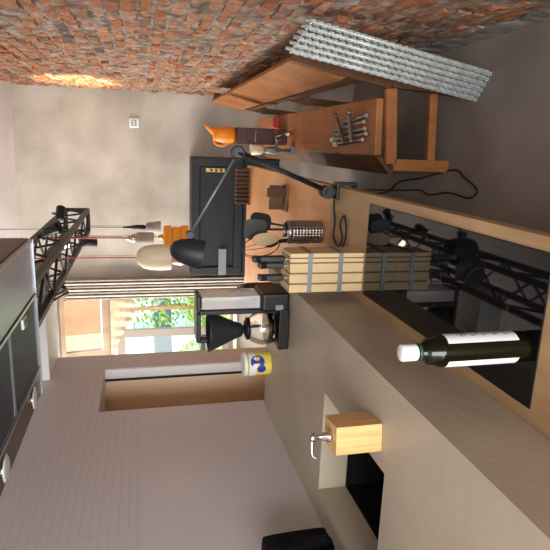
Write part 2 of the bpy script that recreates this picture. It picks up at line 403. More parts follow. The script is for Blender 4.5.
# black cabinet in front of the back wall
t = thing('black_cabinet', 'low black panelled cabinet against the back wall', 'cabinet', (-.85, 6.3, 0))
obj('carcass', bx(((-1.5, 6.22, 0), (-.16, 6.46, 1.0))), 'cabinetblack', t)
bm = bmn(); frame(bm, -1.5, -.16, .42, 1.0, 6.185, 6.2195, .09); frame(bm, -1.5, -.16, 0, .40, 6.185, 6.2195, .05)
obj('front_frame', bm, 'cabinetblack', t, bevel=.006)
d = obj('door', bx(((-1.40, 6.205, .52), (-.26, 6.2195, .90))), 'cabinetblack', t, bevel=.003)
bm = bx(((-.318, 6.185, .63), (-.278, 6.2045, .84)))
obj('brass_plate', bm, 'brass', d, label='small brass plate')
for k in range(3): obj('plate_mark', bx(((-.312, 6.1795, .66 + k * .055), (-.284, 6.1845, .685 + k * .055))), 'blackmetal', d)
obj('kick_plate', bx(((-1.5, 6.165, .60), (-1.19, 6.184, .69))), 'greysteel', t, bevel=.003, label='grey metal plate')

# ------------------------------------------------------------------ outside the window
m_grass = noisy('lawn', (.16, .30, .05), (.34, .50, .12), 6, .9); m_road = noisy('paving', (.55, .55, .54), (.68, .68, .66), 3, .8)
bm = bmn(); box(bm, (-22, 6.8, -.25), (8, 40, -.10), 0); box(bm, (-22, 9.2, -.0995), (8, 13.4, -.02), 1)
struct('ground', bm, [m_road, m_grass])
def facade(name, label, x0, x1, y0, y1, h, wallm, wins, winm, roofm, rise=1.6):
    t = thing(name, label, 'building', ((x0 + x1) / 2, y0, -.1))
    obj('wall', bx(((x0, y0, -.1), (x1, y1, h))), wallm, t)
    for (a, b, c, d) in wins:
        f = bmn(); frame(f, a, b, c, d, y0 - .08, y0 + .02, .08); fo = obj('window', f, 'white', t)
        obj('pane', bx(((a + .08, y0 - .03, c + .08), (b - .08, y0 + .01, d - .08))), winm, fo)
    bm = bmn(); prism(bm, [(x0 - .3, y0 - .3, h), (x0 - .3, y1 + .3, h), (x0 - .3, (y0 + y1) / 2, h + rise)], (x1 - x0 + .6, 0, 0)); obj('roof', bm, roofm, t)
m_peach = noisy('peach_render', (.34, .185, .095), (.42, .25, .14), 1, .8); m_bluglass = mat('blue_grey_panes', (.34, .50, .60), .2)
m_wwall = mat('white_render', (.84, .86, .88), .8); m_tile = mat('roof_tiles', (.42, .17, .1), .8)
facade('peach_building', 'tall peach rendered building seen through the tilted top pane', -9.4, -4.2, 19, 24, 7.5, m_peach,
       [(-8.9, -8.2, 2.9, 3.9), (-5.5, -4.9, 4.4, 5.2), (-8.9, -8.1, .5, 1.9), (-6.2, -5.2, .4, 1.5)], m_bluglass, m_tile)
facade('white_building', 'low white building with blue-grey panes across the street', -9.2, -3.4, 17, 18.6, 2.35, m_wwall,
       [(-8.8, -7.9, .7, 1.9), (-7.5, -6.6, .7, 1.9), (-6.2, -5.5, .5, 1.95), (-4.9, -4.1, .7, 1.9)], m_bluglass, m_wwall, .15)
# parked car
cx, cy = -5.0, 14.7
t = thing('parked_car', 'pale blue-grey car parked in the street outside the window', 'car', (cx, cy, -.10))
m_car = mat('car_paint', (.42, .52, .60), .25, .2); m_cg = mat('car_glass', (.05, .09, .12), .08)
bm = bmn(); pr = [(-2.0, .12), (-2.05, .55), (-1.85, .72), (-.95, .82), (.95, .84), (1.95, .74), (2.05, .5), (2.0, .12)]
prism(bm, [(cx + a, cy - .8, b) for a, b in pr], (0, 1.6, 0)); obj('body', bm, m_car, t, bevel=.05)
bm = bmn(); pr = [(-1.25, .82), (-.6, 1.28), (.55, 1.30), (1.3, .84)]
prism(bm, [(cx + a, cy - .68, b) for a, b in pr], (0, 1.36, 0)); obj('windows', bm, m_cg, t, bevel=.03)
bm = bmn(); pr = [(-.62, 1.27), (-.55, 1.33), (.5, 1.35), (.6, 1.28)]
prism(bm, [(cx + a, cy - .66, b) for a, b in pr], (0, 1.32, 0)); obj('roof', bm, m_car, t, bevel=.02)
for wx in (-1.25, 1.25):
    for wy in (-.72, .72):
        bm = bmn(); lathe(bm, [(.30, -.1), (.32, -.06), (.32, .06), (.30, .1)], (cx + wx, cy + wy, .22), 20, M3=Matrix.Rotation(PI / 2, 3, 'X')); obj('wheel', bm, 'blackplastic', t)
# shrubs
m_leaf = noisy('shrub_leaves', (.10, .24, .03), (.36, .52, .14), 25, .8, lo=.4, hi=.6)
def shrub(x, y, h, r, label):
    bm = bmn()
    for k in range(420):
        th = random.uniform(0, 2 * PI); ph = math.acos(random.uniform(-1, 1)); q = random.uniform(.55, 1) 
        p = Vector((x + r * q * math.sin(ph) * math.cos(th), y + r * q * math.sin(ph) * math.sin(th), h * .6 + h * .42 * q * math.cos(ph)))
        n = Vector((random.gauss(0, 1), random.gauss(0, 1), random.gauss(0, 1))).normalized(); s = n.orthogonal().normalized(); u = n.cross(s); l = .07 * r / .6
        bm.faces.new([bm.verts.new(p + s * l), bm.verts.new(p + u * l * .5), bm.verts.new(p - s * l), bm.verts.new(p - u * l * .5)])
    t = thing('shrub', label, 'shrub', (x, y, -.1)); obj('foliage', bm, m_leaf, t)
    bm = bmn(); tube(bm, [(x, y, -.05), (x + .03, y, h * .4), (x, y, h * .8)], [.05, .04, .015]); obj('stem', bm, 'midbrown', t)
shrub(-3.75, 12.4, 1.9, .55, 'green shrub left of the car, nearest the tilted pane')
shrub(-3.3, 10.6, .75, .5, 'low green shrub in the grass below the car')
shrub(-5.2, 12.9, .7, .45, 'small round green shrub in front of the parked car')
t = thing('fence_post', 'thin rust-brown post standing in the grass outside the window', 'post', (-3.05, 10.0, -.1))
bm = bmn(); tube(bm, [(-3.05, 10, -.05), (-3.05, 10, 1.9)], .035); obj('post', bm, 'midbrown', t); bm = bmn(); lathe(bm, [(.05, 0), (.05, .03), (.01, .06)], (-3.05, 10, 1.9), 12); obj('cap', bm, 'midbrown', t)

# ------------------------------------------------------------------ kitchen counter of microcement
XC, T, CT = -.549, .77, .975
SX0, SX1, SY0, SY1 = -1.146, -.785, 1.10, 1.565
t = thing('concrete_counter', 'long greige microcement kitchen counter with recessed sink beside the lilac wall', 'counter', (-.9, 1.0, 0))
bm = bmn()
def ring(z): return [(-1.25, -1.0, z), (XC, -1.0, z), (XC, 2.42, z), (-1.25, 2.42, z)]
# top surface as four slabs round the sink, one continuous volume
ys = [-1.0, SY0, SY1, 2.42]; xs = [-1.249, SX0, SX1, XC]
vt = {}
for zi, z in enumerate((.7715, CT)):
    for i, x in enumerate(xs):
        for j, y in enumerate(ys): vt[(i, j, zi)] = bm.verts.new((x, y, z))
for i in range(3):
    for j in range(3):
        if (i, j) == (1, 1): continue
        bm.faces.new([vt[k] for k in ((i, j, 1), (i + 1, j, 1), (i + 1, j + 1, 1), (i, j + 1, 1))])
        bm.faces.new([vt[k] for k in ((i, j, 0), (i, j + 1, 0), (i + 1, j + 1, 0), (i + 1, j, 0))])
for i in range(3):
    bm.faces.new([vt[k] for k in ((i, 0, 0), (i + 1, 0, 0), (i + 1, 0, 1), (i, 0, 1))]); bm.faces.new([vt[k] for k in ((i, 3, 0), (i, 3, 1), (i + 1, 3, 1), (i + 1, 3, 0))])
    bm.faces.new([vt[k] for k in ((0, i, 0), (0, i, 1), (0, i + 1, 1), (0, i + 1, 0))]); bm.faces.new([vt[k] for k in ((3, i, 0), (3, i + 1, 0), (3, i + 1, 1), (3, i, 1))])
for a, b in (((1, 1), (2, 1)), ((2, 1), (2, 2)), ((2, 2), (1, 2)), ((1, 2), (1, 1))):
    bm.faces.new([vt[(*a, 0)], vt[(*b, 0)], vt[(*b, 1)], vt[(*a, 1)]])
obj('worktop', bm, 'concrete_top', t)
obj('front_panel', bx(((XC - .03, -1.0, .0), (XC, 2.42, .771)), ((-1.249, 2.39, 0), (XC - .03, 2.42, .771))), 'concrete_top', t)
bm = bmn(); e = -.004
x0, x1, yy0, yy1, zb, zt = SX0 - e, SX1 + e, SY0 - e, SY1 + e, .70, .8775
for lo, hi in (((x0 - .0035, yy0 - .0035, zb), (x0, yy1 + .0035, zt)), ((x1, yy0 - .0035, zb), (x1 + .0035, yy1 + .0035, zt)), ((x0, yy0 - .0035, zb), (x1, yy0, zt)), ((x0, yy1, zb), (x1, yy1 + .0035, zt)), ((x0 - .0035, yy0 - .0035, zb - .01), (x1 + .0035, yy1 + .0035, zb))): box(bm, lo, hi)
b_ = obj('sink_basin', bm, 'blackplastic', t, label='black sink basin')
bm = bmn(); lathe(bm, [(.045, 0), (.045, .004), (.03, .005), (.02, .002)], (-.965, 1.33, zb + .0005), 24); obj('drain', bm, 'greysteel', b_)

# wooden worktop with the hob
t = thing('wooden_worktop', 'long lower oak worktop running beside the concrete counter to the far cabinet', 'worktop', (-.35, 2, 0))
obj('tabletop', bx(((-.5485, -.6, T - .04), (-.155, 2.195, T))), 'worktop', t, bevel=.0015)
bm = bmn(); prism(bm, [(-.155, 2.1965, T - .04), (-.155, 4.1, T - .04), (-1.22, 4.1, T - .04), (-1.22, 2.43, T - .04), (-.5485, 2.43, T - .04), (-.5485, 2.1965, T - .04)], (0, 0, .04))
obj('far_tabletop', bm, 'worktop_orange', t, bevel=.0015, label='brighter orange-toned far board')
obj('base_cabinet', bx(((-.545, -.6, 0), (-.36, 2.42, T - .041)), ((-1.2, 2.44, 0), (-.40, 4.0, T - .041))), 'charcoal', t)

t = thing('induction_hob', 'long black glass induction hob set in the oak worktop', 'hob', (-.35, 1.34, T))
bm = bx(((-.515, .882, T), (-.185, 1.78, T + .004))); obj('glass_plate', bm, 'hob', t, bevel=.0015)
m_print = mat('hob_print', (.02, .02, .021), .3)
for yy in (1.08, 1.36, 1.62):
    bm = bmn(); tube(bm, [(-.35 + .09 * math.cos(a * PI / 24), yy + .09 * math.sin(a * PI / 24), T + .0041) for a in range(48)], .0004, 4, closed=True)
    obj('zone_mark', bm, m_print, t)

# ------------------------------------------------------------------ extractor hood
HZ = 1.88; hx0, hx1, hy0, hy1 = -.808, -.300, .75, 1.755
t = thing('extractor_hood', 'black extractor hood with mesh filters hanging above the induction hob', 'extractor hood', (-.55, 1.3, HZ))
bm = bx(((hx0, hy0, HZ + .004), (hx1, hy1, HZ + .16)), ((-.61, .95, HZ + .161), (-.45, 1.25, ZC))); obj('casing', bm, mat('hood_black', (.028, .026, .026), .3), t, bevel=.003)
bm = bx(((-.470, hy0 + .012, HZ - .006), (-.312, hy1 - .008, HZ + .0035))); obj('gloss_panel', bm, mat('hood_gloss', (.26, .32, .44), .3, .6), t, bevel=.003, label='polished dark front panel')
bm = bmn(); 
for lo, hi in (((-.480, hy0 + .01, HZ - .010), (-.472, hy1 - .008, HZ + .0035)), ((hx0 + .002, hy1 - .008, HZ - .010), (hx1 - .004, hy1 - .001, HZ + .0035)), ((-.720, hy0 + .01, HZ - .008), (-.712, hy1 - .009, HZ + .0035)), ((-.312, hy0 + .01, HZ - .009), (-.304, hy1 - .009, HZ + .0035))): box(bm, lo, hi)
obj('trim_rail', bm, mat('pale_alu', (.42, .46, .50), .3, .8), t)
m_filter = mat('filter_mesh', (.06, .065, .075), .42, .7)
fy = [hy0 + .02, 1.06, 1.405, hy1 - .012]
for i in range(3):
    bm = bmn(); a, b = fy[i] + .004, fy[i + 1] - .004
    box(bm, (-.710, a, HZ + .0005), (-.482, b, HZ + .0035))
    k = 0; y = a + .012
    while y < b - .008: box(bm, (-.700, y, HZ - .003), (-.492, y + .0045, HZ + .0004)); y += .0105
    f = obj('grease_filter', bm, m_filter, t)
    bm = bmn(); frame(bm, -.710, -.482, a, b, 0, 1, .006) if 0 else None
    for lo, hi in (((-.710, a, HZ - .005), (-.704, b, HZ + .0003)), ((-.488, a, HZ - .005), (-.482, b, HZ + .0003)), ((-.704, a, HZ - .005), (-.488, a + .006, HZ + .0003)), ((-.704, b - .006, HZ - .005), (-.488, b, HZ + .0003))): box(bm, lo, hi)
    obj('filter_frame', bm, 'greysteel', f)
    ym = (a + b) / 2 - .01; bm = bx(((-.520, ym - .022, HZ - .010), (-.492, ym + .022, HZ - .0035))); box(bm, (-.512, ym - .012, HZ - .013), (-.498, ym + .012, HZ - .0103), 1)
    obj('filter_latch', bm, ['whiteplastic', 'blackplastic'], f, label='pale plastic latch')
bm = bx(((-.806, hy0 + .01, HZ - .004), (-.722, hy1 - .009, HZ + .0035))); obj('lamp_strip', bm, mat('strip_black', (.05, .045, .045), .3, .3), t)
m_lens = mat('frosted_lens', (.62, .66, .68), .35)
for yy in (.95, 1.26, 1.63):
    bm = bmn(); lathe(bm, [(.026, -.006), (.03, -.004), (.03, 0)], (-.768, yy, HZ - .0042), 24); l = obj('downlight', bm, m_lens, t, label='round frosted downlight')
    bm = bmn(); lathe(bm, [(.030, 0), (.034, .0), (.034, -.003), (.030, -.003), (.030, 0)], (-.768, yy, HZ - .0042), 24, caps=False); obj('bezel', bm, 'chrome', l)

# ------------------------------------------------------------------ lighting truss
ta, tb, tz0, tz1, ty0, ty1 = -.865, -.665, 2.045, 2.245, .2, 5.45
t = thing('lighting_truss', 'black box truss hanging lengthwise from the ceiling above the counter', 'truss', (-.765, 3, tz0))
for (x, z) in ((ta, tz0), (tb, tz0), (ta, tz1), (tb, tz1)):
    bm = bmn(); beam(bm, (x, ty0, z), (x, ty1, z), .034, .034); obj('chord', bm, 'trussblack', t, bevel=.003)
nb = 21; st = (ty1 - ty0) / nb
for side in range(4):
    bm = bmn()
    for i in range(nb):
        y1_, y2_ = ty0 + i * st, ty0 + (i + 1) * st
        P = {0: ((tb, tz0), (tb, tz1)), 1: ((ta, tz0), (ta, tz1)), 2: ((ta, tz0), (tb, tz0)), 3: ((ta, tz1), (tb, tz1))}[side]
        (xa, za), (xb, zb_) = P if i % 2 == 0 else P[::-1]
        tube(bm, [(xa, y1_, za), (xb, y2_, zb_)], .0085, 6)
    obj('lattice', bm, 'trussblack', t)
for yy in (ty0, ty1):
    bm = bmn()
    for a, b in (((ta, yy, tz0), (tb, yy, tz0)), ((tb, yy, tz0), (tb, yy, tz1)), ((tb, yy, tz1), (ta, yy, tz1)), ((ta, yy, tz1), (ta, yy, tz0))): beam(bm, a, b, .034, .034)
    obj('end_frame', bm, 'trussblack', t)
for yy in (.7, 2.35, 4.9):
    bm = bmn(); tube(bm, [(-.765, yy, tz1 - .02), (-.765, yy, ZC)], .004, 6); beam(bm, (ta, yy, tz1 + .012), (tb, yy, tz1 + .012), .02, .01); obj('hanger', bm, 'greysteel', t)
# flat plates bridging the lower chords (dimmer boxes)
t2 = thing('ballast_box', 'dark grey ballast box sitting inside the truss above the near pendant', 'electrical box', (-.77, 3.15, tz0 + .02))
obj('housing', bx(((-.84, 3.05, tz0 + .0175), (-.69, 3.22, tz0 + .125))), 'greysteel', t2, bevel=.004)
obj('cover', bx(((-.83, 3.06, tz0 + .1255), (-.70, 3.21, tz0 + .135))), 'blackmetal', t2)

def spot(x, y, z, d, label, lit, energy=0, blend=.3, size=30, col=(1, .8, .5)):
    t = thing('spotlight', label, 'spotlight', (x, y, z), 'spotlights on the truss')
    d = Vector(d).normalized(); R = d.to_track_quat('Z', 'Y').to_matrix()
    bm = bmn(); lathe(bm, [(.018, -.062), (.030, -.05), (.033, .0), (.035, .045), (.035, .056), (.031, .056), (.029, .038)], (x, y, z), 24, M3=R); obj('can', bm, 'blackmetal', t)
    bm = bmn(); lathe(bm, [(.028, .039), (.020, .044), (.004, .046)], (x, y, z), 20, M3=R); obj('lens', bm, 'led' if lit else 'blackplastic', t)
    bm = bmn(); tube(bm, smooth_pts([(x, y - .042, z), (x, y - .042, z + .035), (x, y, z + .06), (x, y + .042, z + .035), (x, y + .042, z)]), .005, 6); obj('yoke', bm, 'blackmetal', t)
    if energy:
        l = bpy.data.lights.new('spot_beam', 'SPOT'); l.energy = energy; l.spot_size = math.radians(size); l.spot_blend = blend; l.color = col; l.shadow_soft_size = .02
        o = bpy.data.objects.new('spot_beam', l); C.objects.link(o); o.parent = t; o.location = d * .07
        o.rotation_euler = d.to_track_quat('-Z', 'Y').to_euler()
    return t
spot(-.585, 4.55, 2.17, (1.105, 1.10, -.06), 'lit black spotlight farthest out on the truss, aimed at the brick wall', True, 250, .7, 34, (1, .72, .38))
spot(-.60, 3.85, 2.13, (.4, -.5, -.9), 'black spotlight second from the far end of the truss', False)
spot(-.76, 4.08, 2.10, (.35, -.8, -.6), 'lit black spotlight inside the truss cage', True)
spot(-.83, 4.6, 1.965, (-.1, .3, -1), 'black spotlight hanging under the left chord near the truss end', False)
# loop of cable on the near end
bm = bmn(); pts = []
for k in range(40):
    a = 2 * PI * k / 40; pts.append((-.892 + .02 * math.sin(a * 2), 3.28 + .19 * math.cos(a), 2.05 + .07 * math.sin(a)))
tube(bm, pts, .006, 6, closed=True)
tube(bm, [(p[0] + .012, p[1] + .02, p[2] + .01) for p in pts], .006, 6, closed=True)
tag(obj('cable_coil', bm, 'blackcord'), 'loop of black cable slung over the left chord of the truss', 'cable')

# ------------------------------------------------------------------ pendants below the truss
def cord(t, x, y, z0, mat_, r=.004):
    bm = bmn(); tube(bm, [(x, y, z0), (x, y, tz1 + .02)], r, 6); tube(bm, [(x + .012, y, z0 + .02), (x + .012, y, tz1 + .02)], .0014, 5); obj('cord', bm, mat_, t)
    obj('ceiling_hook', bx(((x - .02, y - .012, tz1 + .0175), (x + .02, y + .012, tz1 + .03))), 'blackmetal', t)
G_ = 'pendant lamps hanging under the truss'
x, y = -.72, 3.47
t = thing('pendant_lamp', 'large cream dome pendant with copper-tinted bulb hanging from red cord', 'pendant lamp', (x, y, 1.38), G_)
bm = bmn(); lathe(bm, [(.080, 1.372), (.0825, 1.39), (.083, 1.45), (.080, 1.50), (.068, 1.545), (.045, 1.575), (.014, 1.588), (.012, 1.580), (.042, 1.567), (.064, 1.54), (.076, 1.50), (.079, 1.45), (.078, 1.372), (.080, 1.372)], (x, y, 0), 40, caps=False); obj('shade', bm, 'cream', t)
bm = bmn(); lathe(bm, [(.012, 1.40), (.028, 1.375), (.043, 1.34), (.046, 1.31), (.040, 1.28), (.022, 1.262), (.003, 1.258)], (x - .008, y, 0), 28); obj('bulb', bm, 'copperbulb', t, label='pinkish copper-tinted globe bulb')
bm = bmn(); lathe(bm, [(.016, 1.39), (.018, 1.44), (.012, 1.57)], (x, y, 0), 16); obj('socket', bm, 'blackplastic', t)
cord(t, x, y, 1.58, 'redcord')
x, y = -.70, 4.07
t = thing('pendant_lamp', 'small grey cylinder pendant with chrome fitting hanging from red cord', 'pendant lamp', (x, y, 1.47), G_)
bm = bmn(); lathe(bm, [(.040, 1.465), (.042, 1.47), (.044, 1.575), (.038, 1.590), (.010, 1.595), (.010, 1.588), (.034, 1.58), (.038, 1.57), (.036, 1.465), (.040, 1.465)], (x, y, 0), 32, caps=False); obj('shade', bm, 'greycement', t)
bm = bmn(); lathe(bm, [(.036, 1.596), (.030, 1.62), (.012, 1.655), (.011, 1.68)], (x, y, 0), 24); obj('fitting', bm, 'chrome', t)
cord(t, x, y, 1.67, 'redcord')
x, y = -.70, 4.6
t = thing('pendant_lamp', 'small grey cup-shaped pendant with black fitting, nearest the brick wall', 'pendant lamp', (x, y, 1.40), G_)
bm = bmn(); lathe(bm, [(.050, 1.395), (.050, 1.41), (.040, 1.50), (.030, 1.515), (.008, 1.52), (.008, 1.512), (.028, 1.508), (.036, 1.495), (.045, 1.395), (.050, 1.395)], (x, y, 0), 32, caps=False); obj('shade', bm, 'greycement', t)
bm = bmn(); lathe(bm, [(.010, 1.52), (.020, 1.53), (.020, 1.60), (.012, 1.64), (.006, 1.70)], (x, y, 0), 20); obj('fitting', bm, 'blackplastic', t)
cord(t, x, y, 1.69, 'blackcord', .003)
x, y = -.74, 4.35
t = thing('pendant_lamp', 'square amber acrylic box pendant behind the black desk lamp head', 'pendant lamp', (x, y, 1.2), G_)
R = Matrix.Rotation(.25, 3, 'Z')
bm = bmn(); 
for k in range(3): box(bm, (x - .085 + .01 * (k % 2), y - .075, 1.19 + k * .066), (x + .085 - .01 * (k % 2), y + .075, 1.25 + k * .066), rot=R, piv=Vector((x, y, 0)))
obj('shade', bm, 'amber', t, bevel=.006)
bm = bmn(); lathe(bm, [(.02, 1.385), (.02, 1.41), (.006, 1.43)], (x, y, 0), 16); obj('fitting', bm, 'brass', t)
bm = bmn(); lathe(bm, [(.005, 1.15), (.035, 1.16), (.04, 1.185), (.02, 1.189)], (x, y, 0), 16); obj('bulb', bm, 'copperbulb', t)
cord(t, x, y, 1.42, 'blackcord', .003)

# ------------------------------------------------------------------ wooden bench by the brick wall
t = thing('wooden_bench', 'long wooden bench with plank backrest along the brick wall', 'bench', (.1, 4, 0))
bY0, bY1 = 2.62, 5.5
bm = bmn(); prism(bm, [(-.03, bY0, .365), (.245, bY0, .375), (.245, bY0, .412), (-.03, bY0, .402)], (0, bY1 - bY0, 0)); obj('seat', bm, 'bench', t, bevel=.004)
bm = bmn(); prism(bm, [(-.125, bY0, .285), (-.035, bY0, .36), (-.035, bY0, .392), (-.125, bY0, .315)], (0, bY1 - bY0, 0)); obj('seat_rail', bm, 'benchdark', t, bevel=.003, label='darker sloping front rail')
bm = bmn(); prism(bm, [(.318, bY0 + .03, .585), (.345, bY0 + .03, .578), (.405, bY0, .865), (.378, bY0, .872)], (0, bY1 - bY0 - .02, 0)); obj('backrest', bm, 'bench', t, bevel=.006)
bm = bmn(); beam(bm, (-.07, bY0 - .02, .322), (.29, bY0 - .02, .352), .035, .055, up=(0, 0, 1)); obj('end_rail', bm, 'bench', t, bevel=.003)
for yy in (bY0 - .015, 4.0, bY1 - .06):
    bm = bmn(); beam(bm, (-.075, yy, 0), (-.075, yy, .31), .06, .045, up=(0, 1, 0)); obj('leg', bm, 'bench', t, bevel=.004)
    bm = bmn(); beam(bm, (.300, yy, 0), (.320, yy, .35), .05, .05, up=(0, 1, 0)); beam(bm, (.330, yy, .345), (.425, yy, .86), .085, .03, up=(0, 1, 0)); obj('leg', bm, 'benchdark', t, bevel=.004, label='slanted rear leg and back support')
    bm = bmn(); beam(bm, (-.05, yy, .10), (.28, yy, .12), .035, .04); obj('stretcher', bm, 'bench', t, bevel=.003)
bm = bmn(); beam(bm, (.335, bY0 + .03, .50), (.335, bY1 - .1, .50), .02, .07); obj('back_rail', bm, 'benchdark', t)

# steel bars lying on the bench seat
G_ = 'steel bars on the bench seat'
def bar(a, b, label):
    a = Vector(a); b = Vector(b); bm = bmn(); n = 26; pts = []; rr = []
    for i in range(n + 1):
        p = a.lerp(b, i / n); pts.append(p); rr.append(.0085 if i % 2 else .011)
    tube(bm, pts, rr, 8)
    o = thing('threaded_bar', label, 'metal bar', a, G_)
    obj('rod', bm, 'steel', o)
    d = (a - b).normalized(); bm = bmn(); tube(bm, [a + d * .002, a + d * .03], [.014, .012], 8); obj('end_cap', bm, 'whiteplastic' if 'pale' in label else 'greysteel', o)
zs = .4225
bar((.02, 3.14, zs), (.045, 2.74, zs), 'pale-tipped steel bar lying lengthwise, nearest the seat edge')
bar((.045, 3.20, zs), (.075, 2.70, zs), 'pale-tipped steel bar lying lengthwise, second from the seat edge')
bar((.075, 3.12, zs), (.10, 2.72, zs), 'steel bar lying lengthwise in the middle of the bundle')
bar((.10, 3.16, zs), (.135, 2.74, zs), 'steel bar lying lengthwise beside the middle bar')
bar((.14, 3.05, zs), (.165, 2.71, zs), 'steel bar lying lengthwise, nearest the brick wall')
bar((.165, 3.10, zs + .022), (.02, 2.95, zs + .022), 'steel bar laid crosswise at the far end on top of the bundle')
bar((.175, 2.90, zs + .022), (.03, 2.84, zs + .022), 'steel bar laid crosswise at the near end on top of the bundle')

# things at the far end of the bench
SZ = .409
t = thing('wooden_case', 'upright very dark red-brown wooden case standing at the far end of the bench', 'case', (.06, 4.45, SZ))
obj('body', bx(((-.0, 4.36, SZ), (.125, 4.60, .81))), 'darkred', t, bevel=.006)
bm = bx(((.0, 4.35, SZ + .08), (.125, 4.3595, SZ + .10)), ((.0, 4.35, SZ + .30), (.125, 4.3595, SZ + .32))); obj('batten', bm, 'brown', t)
bm = bmn(); tube(bm, smooth_pts([(.03, 4.358, .66), (.03, 4.32, .67), (.1, 4.32, .67), (.1, 4.358, .66)]), .005, 6); obj('handle', bm, 'greysteel', t)
t = thing('orange_jug', 'bright orange plastic jug with pointed spout standing on the dark case', 'jug', (.06, 4.47, .811))
bm = bmn(); lathe(bm, [(.050, .811), (.062, .83), (.066, .90), (.055, .96), (.042, .985)], (.065, 4.47, 0), 28); obj('body', bm, 'orange', t)
bm = bmn(); tube(bm, smooth_pts([(.075, 4.47, .95), (.095, 4.46, 1.0), (.135, 4.45, 1.055)]), [.036 - .030 * i / 16 for i in range(17)], 12); obj('spout', bm, 'orange', t)
bm = bmn(); tube(bm, smooth_pts([(.03, 4.47, .985), (-.01, 4.47, .96), (-.02, 4.47, .90), (.01, 4.47, .85)]), .008, 8); obj('handle', bm, 'orange', t)
t = thing('hand_mill', 'grey metal hand mill with cream hopper on the far end of the bench', 'hand mill', (-.045 + .0, 4.3, SZ))
px = -.04
bm = bmn(); box(bm, (px - .028, 4.12, SZ - .005), (px + .035, 4.22, SZ + .02)); lathe(bm, [(.016, SZ + .02), (.014, .50), (.026, .52), (.030, .56), (.026, .60), (.018, .63)], (px, 4.17, 0), 20); tube(bm, [(px + .01, 4.17, .54), (px + .06, 4.15, .54), (px + .09, 4.15, .50)], .012, 8); obj('body', bm, 'greysteel', t)
bm = bmn(); lathe(bm, [(.020, .632), (.036, .66), (.040, .735), (.036, .738), (.030, .665)], (px, 4.17, 0), 28); obj('hopper', bm, 'cream', t, label='cream hopper')
bm = bmn(); tube(bm, [(px + .06, 4.13, .54), (px + .10, 4.11, .56), (px + .13, 4.10, .47)], .007, 8); lathe(bm, [(.014, 0), (.018, .03), (.012, .06)], (px + .13, 4.10, .43), 12); obj('crank', bm, 'steel', t)
t = thing('red_tin', 'small flat red tin on the bench seat beside the dark case', 'tin', (.19, 4.63, SZ))
bm = bmn(); box(bm, (.14, 4.60, SZ + .0005), (.235, 4.66, SZ + .04)); obj('body', bm, 'red', t, bevel=.004)
bm = bmn(); box(bm, (.15, 4.605, SZ + .0405), (.225, 4.655, SZ + .055)); obj('lid', bm, 'red', t, bevel=.003)

# galvanised lattice strips leaning on the brick wall
G_ = 'galvanised lattice strips leaning on the brick wall'
names = ['farthest left of the stack, nearest the bench', 'second strip from the bench', 'third strip from the bench', 'fourth strip from the bench', 'fifth strip from the bench', 'farthest right of the stack, touching the brick']
for k in range(6):
    u = k / 5
    b0 = Vector((.245 + .021 * k, 2.40 - .018 * k, .004)); t0 = Vector((.378 + .0205 * k, 2.30 - .014 * k, .945 - .012 * k))
    dv = Vector((.25, 1, 0)).normalized() * .085     # strip width runs mostly along the wall
    o = thing('lattice_strip', 'galvanised steel lattice strip, ' + names[k], 'lattice strip', b0, G_)
    bm = bmn(); 
    for q in (0, 1): tube(bm, [b0 + dv * q, t0 + dv * q], .0052, 6)
    obj('edge_wire', bm, 'galv', o)
    bm = bmn(); n = 54
    wv = dv.normalized(); side = Vector((1, -.25, 0)).normalized() * .008
    for i in range(n):
        A = b0.lerp(t0, i / n); B = b0.lerp(t0, (i + 1) / n)
        p, q = (A, B + dv) if i % 2 == 0 else (A + dv, B)
        tube(bm, [p - side, q - side], .0030, 5)
        p, q = (A + dv, B) if i % 2 == 0 else (A, B + dv)
        tube(bm, [p + side, q + side], .0030, 5)
        tube(bm, [A - side * 1.1, A + side * 1.1], .0045, 5)
    obj('lattice', bm, 'galv', o)

# cable on the floor
bm = bmn()
P = [(-.33, 3.74, .006), (-.27, 3.3, .006), (-.19, 3.12, .006), (-.15, 2.85, .006), (-.089, 2.53, .006), (-.12, 2.42, .006), (-.17, 2.304, .006), (-.214, 2.361, .006), (-.205, 2.55, .006), (-.235, 2.75, .006), (-.218, 2.861, .006), (-.25, 3.2, .006), (-.28, 3.6, .006), (-.34, 3.9, .006)]
tube(bm, smooth_pts(P, 6), .005, 6)
tag(obj('power_cable', bm, 'blackcord'), 'thin black power cable looping over the concrete floor beside the bench', 'cable')

# ------------------------------------------------------------------ desk lamp clamped to the worktop
ly = 2.115
t = thing('desk_lamp', 'black articulated desk lamp clamped to the edge of the oak worktop', 'desk lamp', (-.176, ly, T))
base = Vector((-.176, ly, T)); J = Vector((-.034, ly, 1.186)); Hh = Vector((-.350, ly, 1.368))
bm = bmn(); box(bm, (-.205, ly - .025, T + .0005), (-.135, ly + .025, T + .014)); box(bm, (-.150, ly - .022, T - .075), (-.135, ly + .022, T + .0004)); box(bm, (-.200, ly - .022, T - .075), (-.1505, ly + .022, T - .062))
lathe(bm, [(.016, T - .0615), (.016, T - .042)], (-.185, ly, 0), 16); lathe(bm, [(.026, T + .014), (.026, T + .034), (.016, T + .036), (.016, T + .06)], (-.176, ly, 0), 20); obj('clamp', bm, 'blackmetal', t, bevel=.002)
a = base + Vector((0, 0, .05))
bm = bmn(); lathe(bm, [(.026, -.026), (.026, .026)], a, 20, M3=Matrix.Rotation(PI / 2, 3, 'X')); lathe(bm, [(.012, .023), (.012, .04)], a, 16, M3=Matrix.Rotation(PI / 2, 3, 'X')); obj('base_joint', bm, 'blackmetal', t)
bm = bmn(); o_ = Vector((.011, 0, .004)); tube(bm, [a + Vector((0, -.012, 0)), J + Vector((0, -.012, 0))], .0062, 8); tube(bm, [a + o_ + Vector((0, .012, 0)), J + o_ + Vector((0, .012, 0))], .0062, 8); obj('lower_arm', bm, 'blackmetal', t)
